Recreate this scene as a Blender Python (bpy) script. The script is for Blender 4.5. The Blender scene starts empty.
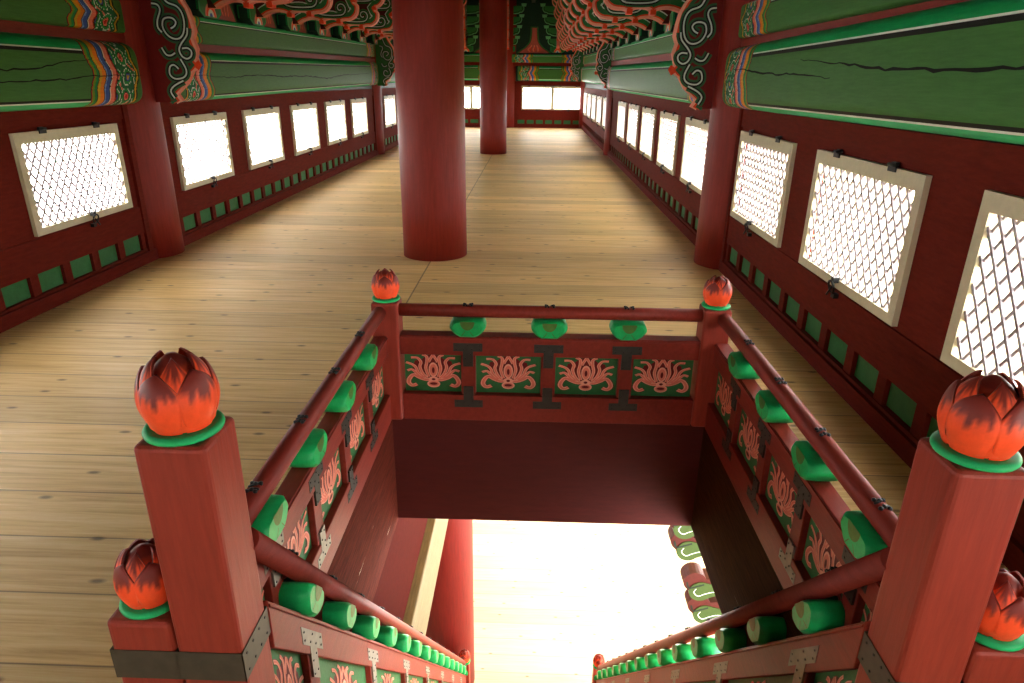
import bpy, bmesh, math, random
from mathutils import Vector, Matrix
random.seed(7)
C = bpy.context.scene.collection
S = bpy.context.scene
PI = math.pi

# ------------------------------------------------------------------ colours and materials
def hx(h, k=1.0):
    h = h.lstrip('#'); o = []
    for i in (0, 2, 4):
        c = int(h[i:i+2], 16)/255
        o.append((c/12.92 if c <= .04045 else ((c+.055)/1.055)**2.4)*k)
    return tuple(o)+(1,)

def N(nt, t, **kw):
    n = nt.nodes.new(t)
    for k, v in kw.items():
        if k.startswith('i_'): n.inputs[k[2:].replace('_', ' ')].default_value = v
        else: setattr(n, k, v)
    return n

def newmat(name):
    m = bpy.data.materials.new(name); m.use_nodes = True
    nt = m.node_tree; b = nt.nodes['Principled BSDF']
    return m, nt, b

def painted(name, col, rough=.5, var=.25, grain=(3, 3, 3), bump=.15, scale=9, spec=.22, attr=None, worn=None):
    """brushed paint on timber: grain streaks, slight tone changes"""
    m, nt, b = newmat(name); L = nt.links
    tc = N(nt, 'ShaderNodeTexCoord'); mp = N(nt, 'ShaderNodeMapping'); mp.inputs['Scale'].default_value = grain
    L.new(tc.outputs['Object'], mp.inputs['Vector'])
    no = N(nt, 'ShaderNodeTexNoise', i_Scale=scale, i_Detail=6.0, i_Roughness=.65)
    L.new(mp.outputs[0], no.inputs['Vector'])
    mr = N(nt, 'ShaderNodeMapRange'); mr.inputs[1].default_value = .3; mr.inputs[2].default_value = .7
    mr.inputs[3].default_value = 1-var; mr.inputs[4].default_value = 1+var
    L.new(no.outputs['Fac'], mr.inputs[0])
    mx = N(nt, 'ShaderNodeMix', data_type='RGBA', blend_type='MULTIPLY'); mx.inputs[0].default_value = 1
    if attr:
        at = N(nt, 'ShaderNodeAttribute', attribute_name=attr); L.new(at.outputs['Color'], mx.inputs[6])
    else: mx.inputs[6].default_value = col
    L.new(mr.outputs[0], mx.inputs[7])
    out = mx.outputs[2]
    if worn:
        n2 = N(nt, 'ShaderNodeTexNoise', i_Scale=worn[1], i_Detail=4.0); L.new(mp.outputs[0], n2.inputs['Vector'])
        r2 = N(nt, 'ShaderNodeMapRange'); r2.inputs[1].default_value = worn[2]; r2.inputs[2].default_value = worn[2]+.03
        L.new(n2.outputs['Fac'], r2.inputs[0])
        m2 = N(nt, 'ShaderNodeMix', data_type='RGBA'); L.new(r2.outputs[0], m2.inputs[0]); L.new(out, m2.inputs[6]); m2.inputs[7].default_value = worn[0]
        out = m2.outputs[2]
    L.new(out, b.inputs['Base Color'])
    b.inputs['Roughness'].default_value = rough; b.inputs['Specular IOR Level'].default_value = spec
    if bump:
        bp = N(nt, 'ShaderNodeBump', i_Strength=bump, i_Distance=.01); L.new(no.outputs['Fac'], bp.inputs['Height']); L.new(bp.outputs[0], b.inputs['Normal'])
    return m

def metal(name, col, rough=.5):
    m, nt, b = newmat(name); L = nt.links
    no = N(nt, 'ShaderNodeTexNoise', i_Scale=30.0, i_Detail=5.0); tc = N(nt, 'ShaderNodeTexCoord'); L.new(tc.outputs['Object'], no.inputs['Vector'])
    cr = N(nt, 'ShaderNodeMapRange'); cr.inputs[3].default_value = .6; cr.inputs[4].default_value = 1.3; L.new(no.outputs['Fac'], cr.inputs[0])
    mx = N(nt, 'ShaderNodeMix', data_type='RGBA', blend_type='MULTIPLY'); mx.inputs[0].default_value = 1; mx.inputs[6].default_value = col
    L.new(cr.outputs[0], mx.inputs[7]); L.new(mx.outputs[2], b.inputs['Base Color'])
    b.inputs['Metallic'].default_value = .45; b.inputs['Roughness'].default_value = rough
    return m

def plank_floor(name, tone=1.0, seam=True, cols=('#b48a4c', '#dcb472', '#efd096')):
    m, nt, b = newmat(name); L = nt.links
    def math_(op, a, c=None):
        n = N(nt, 'ShaderNodeMath', operation=op)
        for i, v in enumerate((a, c)):
            if v is None: continue
            if isinstance(v, (int, float)): n.inputs[i].default_value = v
            else: L.new(v, n.inputs[i])
        return n.outputs[0]
    tc = N(nt, 'ShaderNodeTexCoord'); sp = N(nt, 'ShaderNodeSeparateXYZ'); L.new(tc.outputs['Object'], sp.inputs[0])
    W = .285
    yy = math_('DIVIDE', sp.outputs['Y'], W); idn = math_('FLOOR', yy); fr = math_('FRACT', yy)
    side = math_('GREATER_THAN', sp.outputs['X'], -.95)
    cmb = N(nt, 'ShaderNodeCombineXYZ'); L.new(idn, cmb.inputs[0]); L.new(side, cmb.inputs[1])
    wn = N(nt, 'ShaderNodeTexWhiteNoise', noise_dimensions='3D'); L.new(cmb.outputs[0], wn.inputs['Vector'])
    # grain streaks running along the boards, offset per board
    off = math_('MULTIPLY', wn.outputs['Value'], 37.0)
    gv = N(nt, 'ShaderNodeCombineXYZ'); L.new(math_('ADD', math_('MULTIPLY', sp.outputs['X'], .9), off), gv.inputs[0])
    L.new(math_('MULTIPLY', sp.outputs['Y'], 22.0), gv.inputs[1])
    n1 = N(nt, 'ShaderNodeTexNoise', i_Scale=1.6, i_Detail=9.0, i_Roughness=.68, i_Distortion=.6); L.new(gv.outputs[0], n1.inputs['Vector'])
    n2 = N(nt, 'ShaderNodeTexNoise', i_Scale=.7, i_Detail=3.0); L.new(tc.outputs['Object'], n2.inputs['Vector'])
    cr = N(nt, 'ShaderNodeValToRGB'); e = cr.color_ramp.elements
    e[0].position = .25; e[0].color = hx(cols[0], tone); e[1].position = .75; e[1].color = hx(cols[2], tone)
    k = cr.color_ramp.elements.new(.5); k.color = hx(cols[1], tone)
    L.new(n1.outputs['Fac'], cr.inputs[0])
    # per-board tone
    tn = N(nt, 'ShaderNodeMapRange'); tn.inputs[3].default_value = .82; tn.inputs[4].default_value = 1.12; L.new(wn.outputs['Value'], tn.inputs[0])
    m1 = N(nt, 'ShaderNodeMix', data_type='RGBA', blend_type='MULTIPLY'); m1.inputs[0].default_value = 1; L.new(cr.outputs[0], m1.inputs[6]); L.new(tn.outputs[0], m1.inputs[7])
    # knots
    kv = N(nt, 'ShaderNodeCombineXYZ'); L.new(math_('MULTIPLY', sp.outputs['X'], 1.1), kv.inputs[0]); L.new(math_('MULTIPLY', sp.outputs['Y'], 2.6), kv.inputs[1])
    vo = N(nt, 'ShaderNodeTexVoronoi', i_Scale=1.5, voronoi_dimensions='2D'); L.new(kv.outputs[0], vo.inputs['Vector'])
    kn = N(nt, 'ShaderNodeMapRange'); kn.inputs[1].default_value = .022; kn.inputs[2].default_value = .06; kn.inputs[3].default_value = .35; kn.inputs[4].default_value = 1
    L.new(vo.outputs['Distance'], kn.inputs[0])
    m2 = N(nt, 'ShaderNodeMix', data_type='RGBA', blend_type='MULTIPLY'); m2.inputs[0].default_value = 1; L.new(m1.outputs[2], m2.inputs[6]); L.new(kn.outputs[0], m2.inputs[7])
    # grooves between boards, butt joint down the column line
    g = math_('MINIMUM', fr, math_('SUBTRACT', 1.0, fr)); g = math_('MULTIPLY', g, W)
    if seam: g = math_('MINIMUM', g, math_('ADD', math_('ABSOLUTE', math_('ADD', sp.outputs['X'], .95)), -.003))
    gm = N(nt, 'ShaderNodeMapRange'); gm.inputs[1].default_value = .001; gm.inputs[2].default_value = .005; gm.inputs[3].default_value = .36; gm.inputs[4].default_value = 1
    L.new(g, gm.inputs[0])
    m3 = N(nt, 'ShaderNodeMix', data_type='RGBA', blend_type='MULTIPLY'); m3.inputs[0].default_value = 1; L.new(m2.outputs[2], m3.inputs[6]); L.new(gm.outputs[0], m3.inputs[7])
    # weathered patches
    pr = N(nt, 'ShaderNodeMapRange'); pr.inputs[1].default_value = .35; pr.inputs[2].default_value = .7; pr.inputs[3].default_value = .9; pr.inputs[4].default_value = 1.06; L.new(n2.outputs['Fac'], pr.inputs[0])
    m4 = N(nt, 'ShaderNodeMix', data_type='RGBA', blend_type='MULTIPLY'); m4.inputs[0].default_value = 1; L.new(m3.outputs[2], m4.inputs[6]); L.new(pr.outputs[0], m4.inputs[7])
    L.new(m4.outputs[2], b.inputs['Base Color'])
    b.inputs['Roughness'].default_value = .5; b.inputs['Specular IOR Level'].default_value = .3
    bp = N(nt, 'ShaderNodeBump', i_Strength=.3, i_Distance=.004); L.new(gm.outputs[0], bp.inputs['Height']); L.new(bp.outputs[0], b.inputs['Normal'])
    return m

RED = hx('#7c2a22'); 
M = dict(
 red=painted('red_painted_wood', hx('#7c281d'), .5, .16, (6, 1, 6)),
 redv=painted('red_painted_post', hx('#8c3224'), .5, .14, (6, 6, .6)),
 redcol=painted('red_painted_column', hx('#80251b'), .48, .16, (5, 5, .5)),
 wallred=painted('red_painted_wall', hx('#641d13'), .75, .2, (2, 1, 5), spec=.08),
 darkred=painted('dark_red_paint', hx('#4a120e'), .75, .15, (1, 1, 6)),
 boardred=painted('weathered_shaded_red_board', hx('#4e1e15'), .8, .5, (5, .8, 14), spec=.03, worn=(hx('#cdbfae'), 4.0, .745)),  # worn flecks and grain; base also darkened to carry shade below the floor
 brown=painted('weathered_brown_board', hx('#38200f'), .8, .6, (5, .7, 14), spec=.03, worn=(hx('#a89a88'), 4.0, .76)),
 green=painted('beam_green_paint', hx('#3c6a34'), .5, .18, (1, .6, 9), bump=.2),
 panelgreen=painted('panel_green_paint', hx('#2f6b3a'), .5, .12),
 lotusgreen=painted('lotus_green_paint', hx('#17a558'), .4, .15, bump=.06),
 olive=painted('olive_paint', hx('#4b6a2a'), .5, .2),
 ring=painted('ring_green_paint', hx('#1fa862'), .4, .08, bump=.05),
 beam=painted('painted_beam', None, .5, .14, (2, .8, 9), attr='paint', bump=.2, spec=.1),
 bud=painted('painted_lotus_bud', None, .42, .12, (3, 3, 2), attr='paint', bump=.06),
 pink=painted('pink_paint', hx('#e07c66'), .5, .1),
 palepink=painted('pale_pink_paint', hx('#f0a58c'), .5, .08),
 salmon=painted('salmon_paint', hx('#cf6a58'), .5, .1),
 orange=painted('orange_paint', hx('#e0431c'), .5, .1),
 wine=painted('wine_paint', hx('#6b1512'), .5, .1),
 blackp=painted('black_paint', hx('#14201a'), .5, .1),
 halo=painted('halo_green_paint', hx('#2f5c38'), .5, .1),
 white=painted('white_line_paint', hx('#c9d6cc'), .5, .05),
 brightgreen=painted('bright_green_paint', hx('#1c8f4c'), .5, .1),
 latgreen=painted('cross_arm_green', hx('#2f7a44'), .5, .15), latline=painted('cross_arm_outline', hx('#69bd80'), .5, .1),
 darkgreen=painted('dark_green_paint', hx('#12342a'), .5, .2),
 archgreen=painted('bracket_green_paint', hx('#2a6a38'), .5, .15),
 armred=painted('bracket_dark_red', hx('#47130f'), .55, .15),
 infill=painted('dusty_pink_panel', hx('#a8544c'), .5, .12),
 blue=painted('blue_paint', hx('#3355a8'), .5, .1),
 yellow=painted('yellow_paint', hx('#d8a22c'), .5, .1),
 frame=painted('window_frame_paint', hx('#c9bf9f'), .5, .06, bump=.05),
 lattice=painted('lattice_grey', hx('#a79da3'), .5, .05, bump=0),
 timber=painted('bare_timber', hx('#b8a67c'), .55, .2, (8, .8, 8)),
 iron=metal('black_iron', hx('#1b1b1b'), .5),
 steel=metal('dull_steel', hx('#857c70'), .55),
 darksteel=metal('dark_steel', hx('#33332c'), .55),
 bronze=metal('dull_brown_band', hx('#4b4437'), .55),
 ceil=painted('ceiling_paint', hx('#16281f'), .6, .2),
 crack=painted('crack_shadow_line', hx('#0c120c'), .8, 0, bump=0),
 disc=painted('pale_green_disc', hx('#34491f'), .5, .1),
 shadetimber=painted('shaded_timber', hx('#6a6046'), .6, .25, (8, .8, 8)),  # darker copy of the bare timber, shade put into its colour
 lowshade=painted('lower_column_shade_red', hx('#6b1712'), .5, .15, (5, 5, .5)),  # column red darkened to hold the shade of the lower storey
 girder=painted('girder_shade_red', hx('#3a0c08'), .8, .15, spec=.02),  # red deepened so the shade under the floor sits in the paint
 floor=plank_floor('plank_floor'),
 deck=plank_floor('overexposed_plank_deck', 1, False, ('#c6c0b4', '#d6d1c8', '#e4e0d8')),  # floor planks whitened, daylight overexposure put into the colour
)

# ------------------------------------------------------------------ mesh builder
class MB:
    def __init__(s): s.v = []; s.f = []; s.mi = []; s.sm = []; s.col = None
    def add(s, vs, fs, mi=0, smooth=False):
        o = len(s.v); s.v += [tuple(v) for v in vs]
        for f in fs: s.f.append([i+o for i in f]); s.mi.append(mi); s.sm.append(smooth)
    def box(s, x0, x1, y0, y1, z0, z1, P=None, mi=0):
        P = P or (lambda a, b, c: (a, b, c))
        vs = [P(x, y, z) for z in (z0, z1) for y in (y0, y1) for x in (x0, x1)]
        s.add(vs, [(0, 1, 3, 2), (4, 6, 7, 5), (0, 4, 5, 1), (1, 5, 7, 3), (3, 7, 6, 2), (2, 6, 4, 0)], mi)
    def prism(s, poly, t0, t1, P, mi=0, mi_edge=None):
        """poly in (u, v); P(u, t, v)"""
        n = len(poly); vs = [P(u, t0, v) for u, v in poly]+[P(u, t1, v) for u, v in poly]
        s.add(vs, [list(range(n)), list(range(2*n-1, n-1, -1))], mi)
        s.add(vs, [(i, (i+1) % n, n+(i+1) % n, n+i) for i in range(n)], mi if mi_edge is None else mi_edge)
    def flat(s, poly, P, t, mi):
        s.add([P(u, t, v) for u, v in poly], [list(range(len(poly)))], mi)
    def ribbon(s, pts, w, P, t, mi, taper=False, closed=False):
        """flat painted stroke of width w in the (u, v) plane"""
        n = len(pts); L = []; R = []
        for i, p in enumerate(pts):
            a = pts[(i-1) % n] if (closed or i) else p; b = pts[(i+1) % n] if (closed or i < n-1) else p
            dx, dy = b[0]-a[0], b[1]-a[1]; l = math.hypot(dx, dy) or 1
            k = w/2*(1 if not taper else (.25+.75*math.sin(PI*min(1, max(0, i/(n-1)))*.5+.0)))
            L.append((p[0]-dy/l*k, p[1]+dx/l*k)); R.append((p[0]+dy/l*k, p[1]-dx/l*k))
        vs = [P(u, t, v) for u, v in L]+[P(u, t, v) for u, v in R]
        m = n if closed else n-1
        s.add(vs, [(i, (i+1) % n, n+(i+1) % n, n+i) for i in range(m)], mi)
    def tube(s, pts, r, mi=0, seg=16, caps=True):
        o = len(s.v); n = len(pts); pts = [Vector(p) for p in pts]; up = Vector((0, 0, 1))
        for i, p in enumerate(pts):
            d = (pts[min(i+1, n-1)]-pts[max(i-1, 0)]).normalized()
            a = d.cross(up if abs(d.z) < .9 else Vector((1, 0, 0))).normalized(); b = d.cross(a)
            rr = r[i] if isinstance(r, (list, tuple)) else r
            for k in range(seg):
                t = 2*PI*k/seg; s.v.append(tuple(p+a*math.cos(t)*rr+b*math.sin(t)*rr))
        for i in range(n-1):
            for k in range(seg):
                s.f.append([o+i*seg+k, o+i*seg+(k+1) % seg, o+(i+1)*seg+(k+1) % seg, o+(i+1)*seg+k]); s.mi.append(mi); s.sm.append(True)
        if caps:
            for base in (0, n-1): s.f.append([o+base*seg+k for k in range(seg)]); s.mi.append(mi); s.sm.append(False)
    def lathe(s, prof, c, seg=32, mi=0, smooth=True):
        vs = [(c[0]+r*math.cos(2*PI*k/seg), c[1]+r*math.sin(2*PI*k/seg), c[2]+z) for r, z in prof for k in range(seg)]
        n = len(prof)
        s.add(vs, [(i*seg+k, i*seg+(k+1) % seg, (i+1)*seg+(k+1) % seg, (i+1)*seg+k) for i in range(n-1) for k in range(seg)], mi, smooth)
    def mesh(s, name, mats, recalc=True):
        me = bpy.data.meshes.new(name); me.from_pydata(s.v, [], s.f)
        for m in mats: me.materials.append(M[m])
        me.polygons.foreach_set('material_index', s.mi); me.polygons.foreach_set('use_smooth', s.sm)
        if s.col:
            ca = me.color_attributes.new('paint', 'FLOAT_COLOR', 'CORNER')
            li = 0; dat = []
            for p in me.polygons:
                c = s.col[p.index]
                for l in p.loop_indices:
                    dat += list(c[l-p.loop_start]) if isinstance(c, list) else list(c)
            ca.data.foreach_set('color', dat)
        if recalc:
            bm = bmesh.new(); bm.from_mesh(me); bmesh.ops.recalc_face_normals(bm, faces=bm.faces); bm.to_mesh(me); bm.free()
        me.update(); return me

def link(name, me, parent=None, loc=(0, 0, 0), bevel=0, rot=None):
    o = bpy.data.objects.new(name, me); C.objects.link(o); o.location = loc
    if rot: o.rotation_euler = rot
    if parent: o.parent = parent
    if bevel:
        b = o.modifiers.new('bevel', 'BEVEL'); b.width = bevel; b.segments = 3; b.limit_method = 'ANGLE'; b.angle_limit = math.radians(40)
    return o
def build(mb, name, mats, parent=None, loc=(0, 0, 0), bevel=0, recalc=True):
    if isinstance(mats, str): mats = [mats]
    return link(name, mb.mesh(name, mats, recalc), parent, loc, bevel)
def tag(o, label=None, cat=None, group=None, kind=None):
    if label: o['label'] = label
    if cat: o['category'] = cat
    if group: o['group'] = group
    if kind: o['kind'] = kind
    return o
def thing(name, label, cat, loc=(0, 0, 0), group=None):
    o = bpy.data.objects.new(name, None); o.empty_display_size = .1; C.objects.link(o); o.location = loc
    return tag(o, label, cat, group)
def struct(mb, name, mats, bevel=0, loc=(0, 0, 0)):
    return tag(build(mb, name, mats, None, loc, bevel), kind='structure')
def copy_tree(o, parent=None):
    c = o.copy(); C.objects.link(c); c.parent = parent
    for ch in list(o.children): copy_tree(ch, c)
    return c
def smooth_pts(pts, k=5, closed=False):
    out = []; n = len(pts)
    rng = range(n) if closed else range(n-1)
    for i in rng:
        g = lambda j: pts[j % n] if closed else pts[min(max(j, 0), n-1)]
        p0, p1, p2, p3 = g(i-1), g(i), g(i+1), g(i+2)
        for t in range(k):
            t /= k
            out.append(tuple(.5*((2*p1[a])+(-p0[a]+p2[a])*t+(2*p0[a]-5*p1[a]+4*p2[a]-p3[a])*t*t+(-p0[a]+3*p1[a]-3*p2[a]+p3[a])*t**3) for a in (0, 1)))
    if not closed: out.append(tuple(pts[-1]))
    return out

# ------------------------------------------------------------------ layout (metres)
XL, XR = -3.55, 1.754          # inner faces of the long walls
YF = 25.6                      # far wall
COLX = (-3.71, -.945, 1.87)
ROWS = (6.43, 16.25, 25.75)
W1 = 6.27                      # near wall columns
ROWL = 15.78                   # second row at the left wall
Y0 = -3.4                      # back of the near bay
ZC = 4.2                       # ceiling
ZG = -5.62                     # lower deck
MAP = {
 'left':  lambda a, d, z: (XL+d, a, z),
 'right': lambda a, d, z: (XR-d, a, z),
 'far':   lambda a, d, z: (a, YF-d, z),
 'back':  lambda a, d, z: (a, Y0+d, z)}

# ------------------------------------------------------------------ floors
HX0, HX1, HY0, HY1 = -.70, .905, 1.34, 3.16     # stair opening
b = MB()
for x0, x1, y0, y1 in ((XL-.1, HX0-.045, Y0, YF+.1), (HX1+.045, XR+.1, Y0, YF+.1), (HX0-.045, HX1+.045, Y0, HY0), (HX0-.045, HX1+.045, HY1+.03, YF+.1)):
    b.box(x0, x1, y0, y1, -.09, 0)
struct(b, 'floor', 'floor')
b = MB(); b.box(-6, 6, -1, 16, ZG-.1, ZG); o = struct(b, 'floor_lower', 'deck')

# ------------------------------------------------------------------ ceiling
b = MB(); b.box(XL-.5, XR+.5, Y0-.3, YF+.5, ZC, ZC+.15)
for x in (-2.7, -1.8, -.1, .8): b.box(x-.06, x+.06, Y0, YF, ZC-.1, ZC)
struct(b, 'ceiling', 'ceil')

# ------------------------------------------------------------------ windows
wn = [0]; wcache = {}
def make_window(side, a0, w, z0, z1, br=.0045):
    wn[0] += 1; P0 = MAP[side]; h = z1-z0; key = (side, round(w, 3), round(h, 3), br)
    O = Vector(P0(0, 0, 0)); P = lambda a, d, z: tuple(Vector(P0(a, d, z))-O)
    if key not in wcache:
        f = MB(); bt, bs, bb = .075, .058, .05
        f.box(0, bs, -.02, .016, 0, h, P); f.box(w-bs, w, -.02, .016, 0, h, P)
        f.box(bs, w-bs, -.02, .016, h-bt, h, P); f.box(bs, w-bs, -.02, .016, 0, bb, P)
        wcache[key] = [f.mesh('window_frame', ['frame'])]
        l = MB(); x0, x1, y0, y1 = bs, w-bs, bb, h-bt; px, py = .080, .112; r = br
        k = -int((y1-y0)/py)-2
        while k*px < (x1-x0)+(y1-y0)/py*px+px:
            for sgn in (1, -1):
                # line: x = x0 + k px + sgn*(y-y0)*px/py , clipped
                pts = []
                c = x0+k*px if sgn == 1 else x0+k*px
                ya, yb = y0, y1
                f_ = lambda y: c+sgn*(y-y0)*px/py
                ginv = lambda x: y0+(x-c)*py/px*sgn
                lo, hi = sorted((ginv(x0), ginv(x1)))
                ya, yb = max(y0, lo), min(y1, hi)
                if yb-ya > .01:
                    xa, xb = f_(ya), f_(yb); dx, dy = xb-xa, yb-ya; q = math.hypot(dx, dy); nx, ny = -dy/q*r, dx/q*r
                    dd = .004*sgn
                    vs = [P(x, d+dd, z) for d in (-.004, .004) for x, z in ((xa+nx, ya+ny), (xa-nx, ya-ny), (xb-nx, yb-ny), (xb+nx, yb+ny))]
                    l.add(vs, [(0, 1, 2, 3), (7, 6, 5, 4), (0, 3, 7, 4), (1, 5, 6, 2)], 0)
            k += 1
        wcache[key].append(l.mesh('lattice', ['lattice']))
        hg = MB(); hg.box(-.036, .036, .016, .024, -.018, .012, P); hg.tube([P(-.04, .02, .012), P(.04, .02, .012)], .009, 0, 8)
        hg.box(-.022, .022, .0, .018, .012, .026, P)
        wcache[key].append(hg.mesh('hinge', ['iron']))
        lt = MB()
        ring = [P(.034*math.cos(t), .045+.008*math.sin(t), .02+.034*math.sin(t)) for t in [2*PI*i/14 for i in range(15)]]
        lt.tube(ring, .0065, 0, 8); lt.box(-.018, .018, .015, .045, .045, .075, P); lt.tube([P(0, .04, .02), P(.03, .05, -.035)], .006, 0, 6); lt.box(-.02, .02, .002, .03, -.045, -.02, P)
        wcache[key].append(lt.mesh('latch', ['iron']))
    me = wcache[key]
    w_ = link('window_%d' % wn[0], me[0], None, P0(a0, .012, z0)); tag(w_, kind='structure')
    link('lattice', me[1], w_, (0, 0, 0))
    for t in (.24, .76): link('hinge', me[2], w_, P(w*t, 0, h))
    link('latch', me[3], w_, P(w*.52, 0, -.01))
    return w_

WZ0, WZ1 = .525, 1.23
LW = [4.6-1.62*k for k in range(4, 0, -1)]+[4.6]+[6.74+1.7*k for k in range(5)]+[16.55+1.78*k for k in range(5)]
RW = [4.67-1.62*k for k in range(4, 0, -1)]+[4.67]+[6.85+1.64*k for k in range(5)]+[16.55+1.78*k for k in range(5)]
def wwid(a): return 1.21 if a < 16 else 1.3

def wall(side, spans, wins, top_lint=1.40, greens=True, gz=(.12, .27), wz=None, wmap=None):
    """red framed wall: sill, row of little green panels, rail, window openings, lintel"""
    P = MAP[side]; m = MB()
    wz0, wz1 = wz or (WZ0, WZ1)
    A0, A1 = spans[0][0], spans[-1][1]
    m.box(A0, A1, -.12, .035, 0, gz[0]-.02, P)              # sill
    m.box(A0, A1, -.12, .012, gz[0]-.02, gz[0], P)
    m.box(A0, A1, -.12, -.030, gz[0], gz[1], P)             # behind the green panels
    m.box(A0, A1, -.12, .012, gz[1], wz0-.12, P); m.box(A0, A1, -.035, .012, wz0-.12, wz0-.02, P)            # middle rail
    m.box(A0, A1, -.035, 0, wz0-.02, wz0+.015, P)
    m.box(A0, A1, -.035, 0, wz1-.02, wz1+.03, P); m.box(A0, A1, -.12, .014, wz1+.03, top_lint, P)
    m.box(A0, A1, -.12, -.02, top_lint, ZC, P, 1)           # plaster-dark upper wall behind the beams
    edges = [A0]
    for a, w in wins: edges += [a+.012, a+w-.012]
    edges.append(A1)
    for i in range(0, len(edges), 2):
        if edges[i+1] > edges[i]: m.box(edges[i], edges[i+1], -.035, 0, wz0+.015, wz1-.02, P)
    gp = []
    for s0, s1 in spans:
        n = max(1, round((s1-s0-.1)/.36)); pitch = (s1-s0-.1)/n; s = s0+.05
        for i in range(n):
            m.box(s+i*pitch-.042, s+i*pitch+.042, -.04, .004, gz[0], gz[1], P)
            gp.append(s+i*pitch+pitch/2)
        m.box(s1-.092, s1+.02, -.04, .004, gz[0], gz[1], P)
        for e in (s0, s1): m.box(e-.035, e+.035, -.01, .028, 0, top_lint, P)
    w_ = struct(m, 'wall_'+side, ['wallred', 'darkgreen'])
    g = MB(); O = Vector(P(0, 0, 0)); PP = lambda a, d, z: tuple(Vector(P(a, d, z))-O)
    g.box(-.145, .145, -.031, -.022, gz[0]-.002, gz[1]+.002, PP)
    gm = g.mesh('green_panel', ['panelgreen'])
    for a in gp:
        loc = Vector(P(a, 0, 0)); link('green_panel', gm, w_, loc)
    return w_

bays = [(Y0, W1-.3), (W1+.3, ROWS[1]-.3), (ROWS[1]+.3, YF)]
wall('left', [bays[0], (W1+.3, ROWL-.3), (ROWL+.3, YF)], [(a, wwid(a)) for a in LW])
wall('right', bays, [(a, wwid(a)) for a in RW])
FWIN = [(-3.36, 1.08), (-2.28, 1.08), (-.47, 1.115), (.645, 1.115)]
wall('far', [(XL, COLX[1]-.25), (COLX[1]+.25, XR)], [(a, w) for a, w in FWIN], 1.58, gz=(.14, .27), wz=(.62, 1.43))
wall('back', [(XL, COLX[1]-.25), (COLX[1]+.25, XR)], [(a, w) for a, w in FWIN], 1.4, gz=(.14, .27), wz=(.62, 1.23))
for a, w in FWIN: make_window('back', a, w, .62, 1.23)
for a in LW: make_window('left', a, wwid(a), WZ0, WZ1,   .0078 if a < 6 else .0065 if a < 7 else .0045)
for a in RW: make_window('right', a, wwid(a), WZ0, WZ1, (.007 if a < 4 else .0085) if a < 6 else .0045)
for a, w in FWIN: make_window('far', a, w, .62, 1.43)

# ------------------------------------------------------------------ columns
def column(x, y, r, z0, z1, label, group=None, xlim=None, mat='redcol'):
    m = MB(); seg = 48; n = 10
    prof = [(0, z0), (r, z0)]+[(r*(1-.02*abs(i/n-.4)), z0+(z1-z0)*i/n) for i in range(1, n+1)]+[(0, z1)]
    m.lathe(prof, (0, 0, 0), seg)
    if xlim: m.v = [(max(v[0], xlim[0]-x) if xlim[1] < 0 else min(v[0], xlim[0]-x), v[1], v[2]) for v in m.v]
    o = build(m, 'column', mat, None, (x, y, 0)); tag(o, label, 'column', group); return o
column(COLX[1], ROWS[0], .31, 0, ZC, 'thick round red column standing free in the middle of the floor, nearest the stairwell')
column(COLX[1], ROWS[1], .31, 0, ZC, 'second free-standing round red column further down the middle of the hall')
column(COLX[0], W1, .30, 0, ZC, 'round red column set in the left wall beside the nearest latticed window', xlim=(XL-.04, -1))
column(COLX[2], W1, .31, 0, ZC, 'round red column set in the right wall behind the far right lotus post', xlim=(XR+.04, 1))
column(COLX[0], ROWL, .29, 0, ZC, 'far round red column in the left wall, partly behind the thick middle column')
column(COLX[2]+.06, ROWS[1], .29, 0, ZC, 'far round red column in the right wall, second from the viewer')
column(COLX[1]+.02, ROWS[2], .27, 0, ZC, 'red column in the end wall just right of the second free-standing column')
column(COLX[2]+.02, ROWS[2]-.1, .27, 0, ZC, 'red column in the far right corner of the hall')
column(COLX[0]-.02, ROWS[2]-.1, .27, 0, ZC, 'red column in the far left corner of the hall')
column(COLX[1], ROWS[0], .33, ZG, -.1, 'red column of the lower storey seen down through the stair opening', mat='lowshade')

# ------------------------------------------------------------------ painted beams
c_base = hx('#407036'); c_bot = hx('#3fb873'); c_top = hx('#1f9a54'); c_wh = hx('#d4dccf'); c_bk = hx('#1a1d18')
K = dict(yel=hx('#c59a22'), org=hx('#dc7a1e'), blu=hx('#36559f'), pnk=hx('#de7a63'), red=hx('#b3261c'), grn=hx('#1d8442'), dgr=hx('#15603a'), ylg=hx('#6a8a22'))
def floral(s, z):
    """knot-work between the bands: ringed flowers on a diagonal trellis"""
    q = .15; u = (s/q) % 1-.5; v = (z/q) % 1-.5; iu = math.floor(s/q); iv = math.floor(z/q)
    r = math.hypot(u, v)
    if r < .12: return K['red'] if (iu+iv) % 2 else K['yel']
    if r < .2: return K['pnk'] if (iu+iv) % 2 else K['blu']
    if r < .25: return c_bk
    if r < .40: return K['grn']
    if r < .44: return c_wh
    if abs(u-v) < .09 and (iu+iv) % 2: return K['pnk']
    return K['dgr']
def end_paint(s, t, z):
    """s = distance from the beam end; returns None past the pattern"""
    zig = .075*abs(2*t-1)**1.3 - .02*math.cos(2*PI*2*t)
    q = s-zig
    if q < .06: return c_base
    if q < .075: return c_bk
    if q < .10: return K['yel']
    if q < .11: return c_bk
    if q < .36: return floral(q, z)
    for lim, c in ((.372, c_bk), (.385, K['red']), (.44, K['pnk']), (.448, c_wh), (.46, c_bk), (.505, K['blu']), (.52, hx('#7f9bd0')), (.53, c_bk), (.575, K['org']), (.61, K['yel']), (.62, c_bk), (.65, K['grn']), (.675, K['ylg']), (.685, K['red']), (.695, c_bk)):
        if q < lim: return c
    return None
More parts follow.
